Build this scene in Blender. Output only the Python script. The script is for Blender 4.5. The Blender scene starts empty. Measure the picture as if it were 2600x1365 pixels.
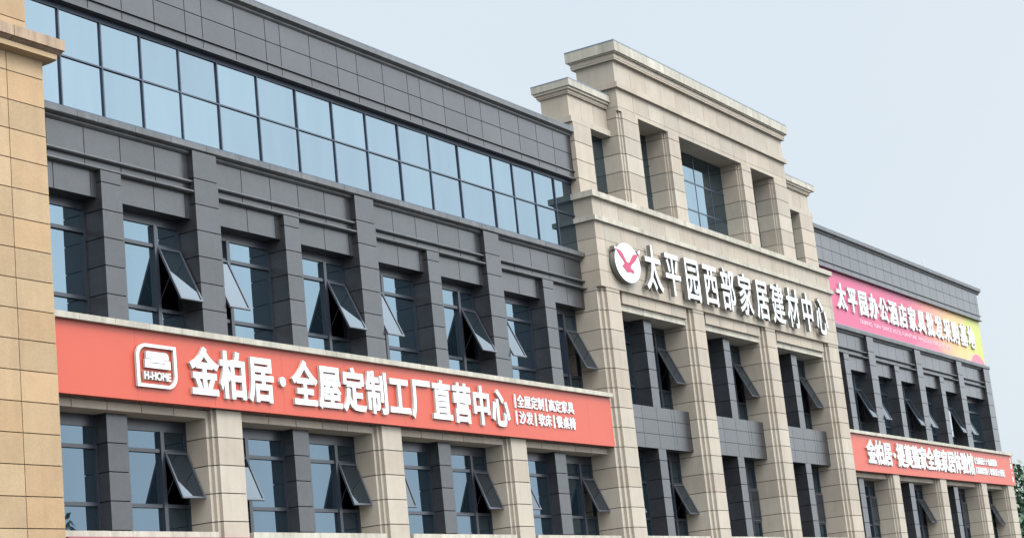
import bpy, math, random
from mathutils import Vector, Matrix

# ---------------------------------------------------------------- scene, camera, light
random.seed(7)
scene = bpy.context.scene
col = scene.collection
R = math.radians

cam_d = bpy.data.cameras.new('camera')
cam_d.sensor_width = 36.0
cam_d.lens = 63.816
cam_d.clip_start = 0.1
cam_d.clip_end = 6000.0
cam = bpy.data.objects.new('camera', cam_d)
col.objects.link(cam)
RIGHT = Vector((0.5174931729, -0.8496155065, -0.1017561159))
DOWN = Vector((0.1284136397, 0.1946802150, -0.9724245734))
FWD = Vector((0.8459968990, 0.4901562047, 0.2098479017))
m = Matrix((RIGHT, -DOWN, -FWD)).transposed().to_4x4()
m.translation = Vector((0.0, -26.0, 1.6))
cam.matrix_world = m
scene.camera = cam

SUN_ELEV, SUN_AZ = R(50.0), R(190.0)     # azimuth clockwise from +Y (north): the sun stands in front of the facade, a little to the left
world = bpy.data.worlds.new('World')
scene.world = world
world.use_nodes = True
wn = world.node_tree
wn.nodes.clear()
w_out = wn.nodes.new('ShaderNodeOutputWorld')
w_bg = wn.nodes.new('ShaderNodeBackground')
w_bg.inputs['Strength'].default_value = 0.1
w_sky = wn.nodes.new('ShaderNodeTexSky')
w_sky.sky_type = 'NISHITA'
w_sky.sun_disc = False
w_sky.sun_elevation = SUN_ELEV
w_sky.sun_rotation = SUN_AZ
w_sky.dust_density = 5.0
w_sky.air_density = 1.0
# overcast: a bright cloud layer over the clear sky, slightly uneven
w_tc = wn.nodes.new('ShaderNodeTexCoord')
w_noise = wn.nodes.new('ShaderNodeTexNoise')
w_noise.inputs['Scale'].default_value = 1.6
w_noise.inputs['Detail'].default_value = 4.0
w_noise.inputs['Roughness'].default_value = 0.45
w_ramp = wn.nodes.new('ShaderNodeValToRGB')
w_ramp.color_ramp.elements[0].position = 0.36
w_ramp.color_ramp.elements[0].color = (3.55, 4.02, 4.40, 1)
w_ramp.color_ramp.elements[1].position = 0.66
w_ramp.color_ramp.elements[1].color = (3.86, 4.20, 4.46, 1)
w_mix = wn.nodes.new('ShaderNodeMix')
w_mix.data_type = 'RGBA'
w_mix.inputs[0].default_value = 0.93
wn.links.new(w_tc.outputs['Generated'], w_noise.inputs['Vector'])
wn.links.new(w_noise.outputs['Fac'], w_ramp.inputs['Fac'])
wn.links.new(w_sky.outputs['Color'], w_mix.inputs[6])
wn.links.new(w_ramp.outputs['Color'], w_mix.inputs[7])
# an overcast sky is brightest overhead and dimmer towards the horizon
w_sep = wn.nodes.new('ShaderNodeSeparateXYZ')
w_grad = wn.nodes.new('ShaderNodeMapRange')
w_grad.inputs['From Min'].default_value = 0.37
w_grad.inputs['From Max'].default_value = 0.62
w_grad.inputs['To Min'].default_value = 1.03
w_grad.inputs['To Max'].default_value = 2.4
w_mul = wn.nodes.new('ShaderNodeVectorMath')
w_mul.operation = 'SCALE'
wn.links.new(w_tc.outputs['Generated'], w_sep.inputs[0])
wn.links.new(w_sep.outputs[2], w_grad.inputs['Value'])
wn.links.new(w_mix.outputs[2], w_mul.inputs[0])
# unseen sky on the sun side, boosted to brighten the facade and its reflections
w_side = wn.nodes.new('ShaderNodeMapRange')
w_side.inputs['From Min'].default_value = -0.75
w_side.inputs['From Max'].default_value = 0.12
w_side.inputs['To Min'].default_value = 4.2
w_side.inputs['To Max'].default_value = 1.0
w_prod = wn.nodes.new('ShaderNodeMath')
w_prod.operation = 'MULTIPLY'
wn.links.new(w_sep.outputs[1], w_side.inputs['Value'])
wn.links.new(w_grad.outputs[0], w_prod.inputs[0])
wn.links.new(w_side.outputs[0], w_prod.inputs[1])
wn.links.new(w_prod.outputs[0], w_mul.inputs['Scale'])
wn.links.new(w_mul.outputs[0], w_bg.inputs['Color'])
wn.links.new(w_bg.outputs['Background'], w_out.inputs['Surface'])

sun_d = bpy.data.lights.new('sun', 'SUN')
sun_d.energy = 0.6
sun_d.angle = R(18.0)
sun_d.color = (1.0, 0.95, 0.87)
sun = bpy.data.objects.new('sun', sun_d)
col.objects.link(sun)
to_sun = Vector((math.sin(SUN_AZ) * math.cos(SUN_ELEV), math.cos(SUN_AZ) * math.cos(SUN_ELEV), math.sin(SUN_ELEV)))
sun.rotation_euler = to_sun.to_track_quat('Z', 'Y').to_euler()

scene.view_settings.view_transform = 'Standard'
scene.view_settings.look = 'None'
scene.view_settings.gamma = 1.0
scene.view_settings.exposure = 1.0
scene.view_settings.use_curve_mapping = False

# ---------------------------------------------------------------- materials
def new_mat(name):
    mt = bpy.data.materials.new(name)
    mt.use_nodes = True
    nt = mt.node_tree
    return mt, nt, nt.nodes['Principled BSDF']

def mathn(nt, op, a, b=None):
    n = nt.nodes.new('ShaderNodeMath')
    n.operation = op
    for i, v in enumerate((a, b)):
        if v is None:
            continue
        if isinstance(v, (int, float)):
            n.inputs[i].default_value = v
        else:
            nt.links.new(v, n.inputs[i])
    return n.outputs[0]

def noise(nt, vec, scale, detail=2.0, rough=0.5, dist=0.0):
    n = nt.nodes.new('ShaderNodeTexNoise')
    n.inputs['Scale'].default_value = scale
    n.inputs['Detail'].default_value = detail
    n.inputs['Roughness'].default_value = rough
    n.inputs['Distortion'].default_value = dist
    nt.links.new(vec, n.inputs['Vector'])
    return n.outputs['Fac']

def stone(name, base, rough=0.6, speck=0.16, speck_scale=70.0, var=0.10, mottle=0.12, streak=0.10, swirl=0.0, spec=0.5, stain=(0.35, 0.27, 0.18), stain_amt=0.0, hue=None):
    mt, nt, bs = new_mat(name)
    geo = nt.nodes.new('ShaderNodeNewGeometry')
    pos = geo.outputs['Position']
    v = mathn(nt, 'ADD', mathn(nt, 'MULTIPLY', mathn(nt, 'SUBTRACT', geo.outputs['Random Per Island'], 0.5), 2 * var), 1.0)
    s = mathn(nt, 'MULTIPLY', mathn(nt, 'SUBTRACT', noise(nt, pos, speck_scale, 3.0, 0.7), 0.5), 4 * speck)
    mo = mathn(nt, 'MULTIPLY', mathn(nt, 'SUBTRACT', noise(nt, pos, 1.3, 4.0, 0.6), 0.5), 3 * mottle)
    v = mathn(nt, 'ADD', mathn(nt, 'ADD', v, s), mo)
    if streak:
        mp = nt.nodes.new('ShaderNodeMapping')
        mp.inputs['Scale'].default_value = (5.0, 5.0, 0.35)
        nt.links.new(pos, mp.inputs['Vector'])
        st = noise(nt, mp.outputs[0], 1.0, 3.0, 0.6)
        v = mathn(nt, 'ADD', v, mathn(nt, 'MULTIPLY', mathn(nt, 'SUBTRACT', st, 0.5), 3 * streak))
    if swirl:
        sw = noise(nt, pos, 5.0, 5.0, 0.65, 1.6)
        v = mathn(nt, 'ADD', v, mathn(nt, 'MULTIPLY', mathn(nt, 'SUBTRACT', sw, 0.5), 4 * swirl))
    mx = nt.nodes.new('ShaderNodeVectorMath')
    mx.operation = 'SCALE'
    mx.inputs[0].default_value = base
    nt.links.new(v, mx.inputs['Scale'])
    c = mx.outputs[0]
    if hue:
        hm = nt.nodes.new('ShaderNodeMix')
        hm.data_type = 'RGBA'
        hm.blend_type = 'MULTIPLY'
        nt.links.new(mathn(nt, 'MULTIPLY', mathn(nt, 'FRACT', mathn(nt, 'MULTIPLY', geo.outputs['Random Per Island'], 7.31)), 1.0), hm.inputs[0])
        nt.links.new(c, hm.inputs[6])
        hm.inputs[7].default_value = (*hue, 1)
        c = hm.outputs[2]
    if stain_amt:
        mp2 = nt.nodes.new('ShaderNodeMapping')
        mp2.inputs['Scale'].default_value = (2.2, 2.2, 0.9)
        nt.links.new(pos, mp2.inputs['Vector'])
        sn = noise(nt, mp2.outputs[0], 1.0, 6.0, 0.7)
        fac = mathn(nt, 'MULTIPLY', mathn(nt, 'MAXIMUM', mathn(nt, 'SUBTRACT', sn, 0.56), 0.0), 6 * stain_amt)
        sm = nt.nodes.new('ShaderNodeMix')
        sm.data_type = 'RGBA'
        nt.links.new(mathn(nt, 'MINIMUM', fac, 0.75), sm.inputs[0])
        nt.links.new(c, sm.inputs[6])
        sm.inputs[7].default_value = (*stain, 1)
        c = sm.outputs[2]
    nt.links.new(c, bs.inputs['Base Color'])
    bs.inputs['Roughness'].default_value = rough
    bs.inputs['Specular IOR Level'].default_value = spec
    rv = mathn(nt, 'ADD', rough - 0.05, mathn(nt, 'MULTIPLY', noise(nt, pos, 9.0, 4.0, 0.6), 0.10))
    nt.links.new(rv, bs.inputs['Roughness'])
    bp = nt.nodes.new('ShaderNodeBump')
    bp.inputs['Strength'].default_value = 0.12
    bp.inputs['Distance'].default_value = 0.004
    nt.links.new(noise(nt, pos, speck_scale * 0.8, 3.0, 0.6), bp.inputs['Height'])
    nt.links.new(bp.outputs[0], bs.inputs['Normal'])
    return mt

def plain(name, base, rough=0.5, metal=0.0, spec=0.5, var=0.06, scale=3.0):
    mt, nt, bs = new_mat(name)
    geo = nt.nodes.new('ShaderNodeNewGeometry')
    v = mathn(nt, 'ADD', 1.0 - var, mathn(nt, 'MULTIPLY', noise(nt, geo.outputs['Position'], scale, 4.0, 0.6), 2 * var))
    mx = nt.nodes.new('ShaderNodeVectorMath')
    mx.operation = 'SCALE'
    mx.inputs[0].default_value = base
    nt.links.new(v, mx.inputs['Scale'])
    nt.links.new(mx.outputs[0], bs.inputs['Base Color'])
    bs.inputs['Roughness'].default_value = rough
    bs.inputs['Metallic'].default_value = metal
    bs.inputs['Specular IOR Level'].default_value = spec
    return mt

def mirror_glass(name, tint, under=(0.004, 0.007, 0.010), optic=2.2, wave=0.03, rough=0.015, var=0.06):
    """coated reflective glazing: a tinted mirror over a dark body, each pane a touch different and slightly wavy"""
    mt, nt, bs = new_mat(name)
    nt.nodes.remove(bs)
    out = nt.nodes['Material Output']
    geo = nt.nodes.new('ShaderNodeNewGeometry')
    gl = nt.nodes.new('ShaderNodeBsdfGlossy')
    gl.inputs['Roughness'].default_value = rough
    v = mathn(nt, 'ADD', 1.0 - var, mathn(nt, 'MULTIPLY', geo.outputs['Random Per Island'], 2 * var))
    mp = nt.nodes.new('ShaderNodeMapping')
    mp.inputs['Scale'].default_value = (1.6, 1.6, 0.25)
    nt.links.new(geo.outputs['Position'], mp.inputs['Vector'])
    v = mathn(nt, 'ADD', v, mathn(nt, 'MULTIPLY', mathn(nt, 'SUBTRACT', noise(nt, mp.outputs[0], 1.0, 3.0, 0.5), 0.5), 0.16))
    mx = nt.nodes.new('ShaderNodeVectorMath')
    mx.operation = 'SCALE'
    mx.inputs[0].default_value = tint
    nt.links.new(v, mx.inputs['Scale'])
    nt.links.new(mx.outputs[0], gl.inputs['Color'])
    df = nt.nodes.new('ShaderNodeBsdfDiffuse')
    df.inputs['Color'].default_value = (*under, 1)
    mix = nt.nodes.new('ShaderNodeMixShader')
    fres = nt.nodes.new('ShaderNodeFresnel')
    fres.inputs[0].default_value = optic
    nt.links.new(fres.outputs[0], mix.inputs[0])
    bp = nt.nodes.new('ShaderNodeBump')
    bp.inputs['Strength'].default_value = wave
    bp.inputs['Distance'].default_value = 0.05
    nt.links.new(noise(nt, geo.outputs['Position'], 1.4, 1.0, 0.4), bp.inputs['Height'])
    nt.links.new(bp.outputs[0], gl.inputs['Normal'])
    nt.links.new(df.outputs[0], mix.inputs[1])
    nt.links.new(gl.outputs[0], mix.inputs[2])
    nt.links.new(mix.outputs[0], out.inputs['Surface'])
    return mt

M_ = {}
M_['cream'] = stone('cream_stone', (0.248, 0.218, 0.177), rough=0.75, speck=0.13, speck_scale=50, var=0.09, mottle=0.09, streak=0.09, spec=0.2, stain_amt=0.22, stain=(0.14, 0.115, 0.08), hue=(1.0, 0.955, 0.935))
M_['cream_worn'] = stone('weathered_cream_stone', (0.262, 0.240, 0.198), rough=0.8, speck=0.12, speck_scale=50, var=0.09, mottle=0.16, streak=0.28, spec=0.2, stain_amt=0.6, stain=(0.10, 0.088, 0.062))
M_['cream_joint'] = plain('brown_joint', (0.05, 0.036, 0.024), 0.9)
M_['granite'] = stone('dark_granite', (0.020, 0.020, 0.0215), rough=0.30, speck=0.34, speck_scale=42, var=0.18, mottle=0.20, streak=0.12, swirl=0.28, spec=0.50, hue=(1.0, 0.985, 0.99))
M_['granite_worn'] = stone('dusty_dark_granite', (0.055, 0.056, 0.057), rough=0.5, speck=0.18, speck_scale=35, var=0.16, mottle=0.28, streak=0.30, swirl=0.15, spec=0.4, stain_amt=0.3, stain=(0.13, 0.13, 0.12))
M_['granite_joint'] = plain('black_joint', (0.006, 0.007, 0.009), 0.9, spec=0.1)
M_['tan'] = stone('tan_stone', (0.240, 0.172, 0.102), rough=0.75, speck=0.16, speck_scale=45, var=0.10, mottle=0.10, streak=0.08, spec=0.2, hue=(1.03, 0.95, 0.88))
M_['tan_worn'] = stone('stained_tan_stone', (0.210, 0.150, 0.102), rough=0.8, speck=0.14, speck_scale=45, var=0.08, mottle=0.18, streak=0.40, spec=0.2, stain_amt=0.5, stain=(0.10, 0.07, 0.045))
M_['tan_joint'] = plain('dark_brown_joint', (0.045, 0.022, 0.008), 0.9)
M_['alu'] = plain('black_aluminium', (0.012, 0.014, 0.020), 0.32, spec=0.5)
M_['alu_blue'] = plain('navy_aluminium', (0.008, 0.016, 0.034), 0.4)
M_['sash'] = plain('sash_aluminium', (0.045, 0.050, 0.060), 0.28, metal=0.3)
M_['glass'] = mirror_glass('window_glass', (0.62, 0.83, 0.97), optic=2.35)
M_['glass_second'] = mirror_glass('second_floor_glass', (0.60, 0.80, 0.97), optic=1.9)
M_['glass_wall'] = mirror_glass('curtain_wall_glass', (0.68, 0.86, 0.97), optic=2.6, wave=0.012, var=0.06)
M_['glass_sash'] = mirror_glass('sash_glass', (0.88, 0.95, 1.0), optic=1.75, wave=0.01)
M_['inside'] = plain('unlit_interior', (0.02, 0.02, 0.022), 0.9)
M_['roof'] = plain('roof_membrane', (0.16, 0.16, 0.16), 0.9)
M_['flash'] = plain('blue_grey_flashing', (0.10, 0.13, 0.16), 0.4, metal=0.4)
M_['orange'] = plain('orange_panel', (0.300, 0.044, 0.022), 0.42, spec=0.34, var=0.05)
M_['red_edge'] = plain('red_panel_edge', (0.42, 0.03, 0.015), 0.5)
M_['white'] = plain('white_letter_face', (0.44, 0.45, 0.46), 0.45, spec=0.2, var=0.03)
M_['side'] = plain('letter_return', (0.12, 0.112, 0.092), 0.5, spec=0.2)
M_['side_light'] = plain('pale_letter_return', (0.36, 0.32, 0.29), 0.5)
M_['bird'] = plain('crimson_pink_vinyl', (0.28, 0.034, 0.072), 0.5, spec=0.2)
M_['line'] = plain('grey_seam', (0.14, 0.15, 0.16), 0.6)
M_['pale_pink'] = plain('pale_pink_print', (0.56, 0.32, 0.38), 0.5)
M_['maroon'] = plain('maroon_panel', (0.20, 0.018, 0.035), 0.4)
M_['olive'] = plain('olive_grey_panel', (0.22, 0.24, 0.18), 0.5)
M_['dark_red'] = plain('dark_red_panel', (0.10, 0.015, 0.02), 0.5)
M_['steel'] = plain('galvanised_steel', (0.35, 0.36, 0.37), 0.4, metal=0.8)

def banner_mat():
    """printed banner: pink running to orange and lime, a lime disc at the far end and a pink half disc at its foot"""
    mt, nt, bs = new_mat('printed_banner')
    geo = nt.nodes.new('ShaderNodeNewGeometry')
    sp = nt.nodes.new('ShaderNodeSeparateXYZ')
    nt.links.new(geo.outputs['Position'], sp.inputs[0])
    X, Z = sp.outputs[0], sp.outputs[2]
    slant = mathn(nt, 'ADD', X, mathn(nt, 'MULTIPLY', mathn(nt, 'SUBTRACT', Z, 15.0), 0.35))
    rp = nt.nodes.new('ShaderNodeValToRGB')
    els = rp.color_ramp.elements
    els[0].position = 0.0
    els[0].color = (0.30, 0.036, 0.092, 1)
    els[1].position = 1.0
    els[1].color = (0.28, 0.26, 0.050, 1)
    for p, c in ((0.50, (0.30, 0.042, 0.090, 1)), (0.66, (0.40, 0.145, 0.10, 1)), (0.80, (0.39, 0.24, 0.09, 1))):
        e = els.new(p)
        e.color = c
    t = mathn(nt, 'DIVIDE', mathn(nt, 'SUBTRACT', slant, 70.0), 22.0)
    nt.links.new(t, rp.inputs['Fac'])
    def disc(cx, cz, rx, rz):
        dx = mathn(nt, 'DIVIDE', mathn(nt, 'SUBTRACT', X, cx), rx)
        dz = mathn(nt, 'DIVIDE', mathn(nt, 'SUBTRACT', Z, cz), rz)
        d = mathn(nt, 'ADD', mathn(nt, 'MULTIPLY', dx, dx), mathn(nt, 'MULTIPLY', dz, dz))
        return mathn(nt, 'LESS_THAN', d, 1.0)
    c = rp.outputs[0]
    for cx, cz, rx, rz, colr, fac in ((83.2, 13.2, 2.9, 1.05, (0.41, 0.072, 0.12, 1), 0.75), (91.5, 15.3, 2.35, 1.25, (0.27, 0.28, 0.048, 1), 1.0), (90.25, 13.55, 1.72, 0.80, (0.43, 0.25, 0.12, 1), 0.9), (90.75, 13.5, 1.25, 0.82, (0.41, 0.078, 0.126, 1), 1.0)):
        mx = nt.nodes.new('ShaderNodeMix')
        mx.data_type = 'RGBA'
        nt.links.new(mathn(nt, 'MULTIPLY', disc(cx, cz, rx, rz), fac), mx.inputs[0])
        nt.links.new(c, mx.inputs[6])
        mx.inputs[7].default_value = colr
        c = mx.outputs[2]
    nt.links.new(c, bs.inputs['Base Color'])
    bs.inputs['Roughness'].default_value = 0.5
    return mt
M_['banner'] = banner_mat()

# ---------------------------------------------------------------- mesh builder
class MB:
    def __init__(self, *mats):
        self.v, self.f, self.mi, self.mats = [], [], [], list(mats)
    def face(self, idx, mi=0):
        self.f.append(idx)
        self.mi.append(mi)
    def quad(self, a, b, c, d, mi=0):
        n = len(self.v)
        self.v += [a, b, c, d]
        self.face((n, n + 1, n + 2, n + 3), mi)
    def box(self, x0, x1, y0, y1, z0, z1, mi=0):
        n = len(self.v)
        self.v += [(x0, y0, z0), (x1, y0, z0), (x1, y1, z0), (x0, y1, z0), (x0, y0, z1), (x1, y0, z1), (x1, y1, z1), (x0, y1, z1)]
        for q in ((0, 3, 2, 1), (4, 5, 6, 7), (0, 1, 5, 4), (1, 2, 6, 5), (2, 3, 7, 6), (3, 0, 4, 7)):
            self.face(tuple(n + i for i in q), mi)
        return self
    def prof_x(self, prof, x0, x1, mi=0):
        """profile of (y,z) points, counter-clockwise seen from -X, swept along X"""
        n, k = len(self.v), len(prof)
        self.v += [(x0, y, z) for y, z in prof] + [(x1, y, z) for y, z in prof]
        for i in range(k):
            j = (i + 1) % k
            self.face((n + i, n + j, n + k + j, n + k + i), mi)
        self.face(tuple(n + i for i in reversed(range(k))), mi)
        self.face(tuple(n + k + i for i in range(k)), mi)
        return self
    def poly_z(self, pts, z0, z1, mi=0):
        """counter-clockwise plan polygon, extruded in Z"""
        n, k = len(self.v), len(pts)
        self.v += [(x, y, z0) for x, y in pts] + [(x, y, z1) for x, y in pts]
        for i in range(k):
            j = (i + 1) % k
            self.face((n + i, n + j, n + k + j, n + k + i), mi)
        self.face(tuple(n + i for i in reversed(range(k))), mi)
        self.face(tuple(n + k + i for i in range(k)), mi)
        return self
    def poly_y(self, pts, y0, y1, mi=0, mside=None):
        """counter-clockwise (x,z) polygon seen from the front (-Y), front face at y0, back at y1"""
        n, k = len(self.v), len(pts)
        self.v += [(x, y0, z) for x, z in pts] + [(x, y1, z) for x, z in pts]
        ms = mi if mside is None else mside
        for i in range(k):
            j = (i + 1) % k
            self.face((n + j, n + i, n + k + i, n + k + j), ms)
        self.face(tuple(n + i for i in range(k)), mi)
        self.face(tuple(n + k + i for i in reversed(range(k))), ms)
        return self
    def bar(self, p, q, r, sides=6, mi=0, r2=None):
        p, q = Vector(p), Vector(q)
        r2 = r if r2 is None else r2
        d = (q - p).normalized()
        a = d.orthogonal().normalized()
        b = d.cross(a)
        n = len(self.v)
        for c, rr in ((p, r), (q, r2)):
            for i in range(sides):
                t = 2 * math.pi * i / sides
                self.v.append(tuple(c + a * (rr * math.cos(t)) + b * (rr * math.sin(t))))
        for i in range(sides):
            j = (i + 1) % sides
            self.face((n + i, n + j, n + sides + j, n + sides + i), mi)
        self.face(tuple(n + i for i in reversed(range(sides))), mi)
        self.face(tuple(n + sides + i for i in range(sides)), mi)
        return self
    def clad(self, x0, x1, y0, y1, z0, z1, xs=(), zs=(), mi=0, mj=1, g=0.011, d=0.02):
        """a block faced with slabs: real gaps between the slabs, a dark core behind them"""
        X = [x0] + [x for x in sorted(xs) if x0 + 0.06 < x < x1 - 0.06] + [x1]
        Z = [z0] + [z for z in sorted(zs) if z0 + 0.06 < z < z1 - 0.06] + [z1]
        if len(X) > 2 or len(Z) > 2:
            self.box(x0 + d, x1 - d, y0 + d, y1 - d, z0 + d, z1 - d, mj)
        for i in range(len(X) - 1):
            for j in range(len(Z) - 1):
                self.box(X[i] + (g if i else 0), X[i + 1] - (g if i < len(X) - 2 else 0), y0, y1,
                         Z[j] + (g if j else 0), Z[j + 1] - (g if j < len(Z) - 2 else 0), mi)
        return self
    def clad_poly(self, pts, z0, z1, zs=(), mi=0, mj=1, g=0.011, d=0.02):
        Z = [z0] + [z for z in sorted(zs) if z0 + 0.06 < z < z1 - 0.06] + [z1]
        self.poly_z(inset(pts, d), z0 + d, z1 - d, mj)
        for j in range(len(Z) - 1):
            self.poly_z(pts, Z[j] + (g if j else 0), Z[j + 1] - (g if j < len(Z) - 2 else 0), mi)
        return self

def inset(pts, d):
    out, k = [], len(pts)
    for i in range(k):
        p0, p1, p2 = Vector(pts[i - 1]), Vector(pts[i]), Vector(pts[(i + 1) % k])
        a, b = (p1 - p0).normalized(), (p2 - p1).normalized()
        n1, n2 = Vector((-a.y, a.x)), Vector((-b.y, b.x))
        nn = (n1 + n2)
        nn = nn / max(0.3, nn.length_squared / 2.0)
        out.append(tuple(p1 + nn * d))
    return out

ORIG = {}
def tag(o, label=None, cat=None, group=None, kind=None):
    if label: o['label'] = label
    if cat: o['category'] = cat
    if group: o['group'] = group
    if kind: o['kind'] = kind
    return o

def empty(name, loc):
    o = bpy.data.objects.new(name, None)
    o.empty_display_size = 0.5
    o.location = loc
    col.objects.link(o)
    ORIG[o.name] = Vector(loc)
    return o

def build(name, mb, parent=None, origin=None, smooth=False):
    if origin is None:
        xs = [p[0] for p in mb.v]; ys = [p[1] for p in mb.v]; zs = [p[2] for p in mb.v]
        origin = ((min(xs) + max(xs)) / 2, (min(ys) + max(ys)) / 2, min(zs))
    og = Vector(origin)
    me = bpy.data.meshes.new(name)
    me.from_pydata([tuple(Vector(p) - og) for p in mb.v], [], mb.f)
    for k in mb.mats:
        me.materials.append(M_[k] if isinstance(k, str) else k)
    me.polygons.foreach_set('material_index', mb.mi)
    if smooth:
        me.polygons.foreach_set('use_smooth', [True] * len(mb.f))
    me.update()
    o = bpy.data.objects.new(name, me)
    col.objects.link(o)
    o.location = og - (ORIG[parent.name] if parent else Vector((0, 0, 0)))
    if parent:
        o.parent = parent
    ORIG[o.name] = og
    return o

# ---------------------------------------------------------------- setting
g = MB(None)
def ground_mat(name, base, sc, rough=0.9):
    return stone(name, base, rough=rough, speck=0.25, speck_scale=sc, var=0.0, mottle=0.2, streak=0.0)
g = MB(ground_mat('asphalt', (0.055, 0.055, 0.057), 40))
g.box(-2500, 2500, -2500, 2500, -0.5, 0.0)
tag(build('ground', g, origin=(0, 0, 0)), kind='structure')
pv = MB(ground_mat('paving_stone', (0.12, 0.115, 0.11), 20))
pv.clad(-20, 130, -9.0, 0.6, -0.2, 0.13, xs=[-20 + 0.6 * i for i in range(1, 250)], g=0.004, mj=0)
tag(build('pavement', pv), kind='structure')

# ---------------------------------------------------------------- windows
YF = 0.42
def window(parent, x0, x1, z0, z1, side, tl, tu, zg, angle, yf=YF, xm=None):
    """black aluminium window: two columns by three rows, the middle light of the narrow column a top-hung sash"""
    fr = MB('alu')
    b = 0.055
    xm = xm if xm is not None else ((x1 - 0.83) if side == 'R' else (x0 + 0.83))
    mw = 0.055
    fr.box(x0, x0 + b, yf - 0.05, yf + 0.06, z0, z1)
    fr.box(x1 - b, x1, yf - 0.05, yf + 0.06, z0, z1)
    fr.box(x0 + b, x1 - b, yf - 0.04, yf + 0.06, zg, z1)
    fr.box(x0 + b, x1 - b, yf - 0.05, yf + 0.06, z0, z0 + 0.07)
    fr.box(xm - mw, xm + mw, yf - 0.09, yf + 0.06, z0 + 0.07, zg)
    cols = [(x0 + b, xm - mw), (xm + mw, x1 - b)]
    for a, c in cols:
        for t in (tl, tu):
            fr.box(a, c, yf - 0.06, yf + 0.05, t - 0.04, t + 0.04)
    w = build('window', fr, parent, origin=((x0 + x1) / 2, yf, z0))
    rows = [(z0 + 0.07, tl - 0.04), (tl + 0.04, tu - 0.04), (tu + 0.04, zg)]
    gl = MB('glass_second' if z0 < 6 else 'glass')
    sc = 1 if side == 'R' else 0
    for i, (a, c) in enumerate(cols):
        for j, (p, q) in enumerate(rows):
            if i == sc and j == 1:
                continue
            e = [random.uniform(-0.004, 0.004) for _ in range(2)]
            gl.quad((a, yf + e[0], p), (c, yf - e[0], p), (c, yf - e[0] + e[1], q), (a, yf + e[0] + e[1], q))
    build('pane', gl, w)
    # the sash, hinged at its head
    a, c = cols[sc]
    a, c = a - 0.01, c + 0.01
    zh, L = tu - 0.03, (tu - tl) - 0.05
    yh = yf - 0.075
    sn, cs = math.sin(angle), math.cos(angle)
    def T(x, s, o):          # s: distance down the sash, o: outward offset
        return (x, yh - s * sn - o * cs, zh - s * cs + o * sn)
    sa = MB('sash', 'glass_sash', 'alu')
    def slab(xa, xb, s0, s1, o0, o1, mi):
        n = len(sa.v)
        sa.v += [T(xa, s1, o1), T(xb, s1, o1), T(xb, s1, o0), T(xa, s1, o0), T(xa, s0, o1), T(xb, s0, o1), T(xb, s0, o0), T(xa, s0, o0)]
        for q in ((0, 3, 2, 1), (4, 5, 6, 7), (0, 1, 5, 4), (1, 2, 6, 5), (2, 3, 7, 6), (3, 0, 4, 7)):
            sa.face(tuple(n + i for i in q), mi)
    fw = 0.045
    slab(a, a + fw, 0, L, -0.02, 0.025, 0)
    slab(c - fw, c, 0, L, -0.02, 0.025, 0)
    slab(a + fw, c - fw, 0, fw, -0.02, 0.025, 0)
    slab(a + fw, c - fw, L - fw, L, -0.02, 0.025, 0)
    slab(a + fw, c - fw, fw, L - fw, -0.006, 0.006, 1)
    if angle > 0.02:         # friction stays
        for xx in (a + 0.02, c - 0.02):
            p = T(xx, L * 0.55, -0.02)
            sa.bar(p, (xx, yf - 0.05, zh - L * 0.86), 0.008, 4, 2)
    build('sash', sa, w, origin=((a + c) / 2, yh, zh - L))
    return w

Z3 = (9.27, 12.02, 9.90, 11.35, 11.82)      # third floor: sill, head, lower and upper transom, top of the glass
Z2 = (4.95, 7.44, 5.585, 6.77, 7.19)        # second floor
OPEN = R(24.5)

def pier_pts(xl, xr, yg, yf, dx, yb=0.5):
    """plan of a stone pier whose front corners are cut back in two steps"""
    s = (yf - yg) / 2.0
    h = dx / 2.0
    return [(xl - dx, yg), (xl - h, yg), (xl - h, yg + s), (xl, yg + s), (xl, yf),
            (xr, yf), (xr, yg + s), (xr + h, yg + s), (xr + h, yg), (xr + dx, yg), (xr + dx, yb), (xl - dx, yb)]

JZ = [5.18 + 0.612 * i for i in range(-8, 30)]          # bed joints of the cream stone
GZ = [9.92 + 0.606 * i for i in range(-8, 12)]          # bed joints of the dark granite

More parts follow.
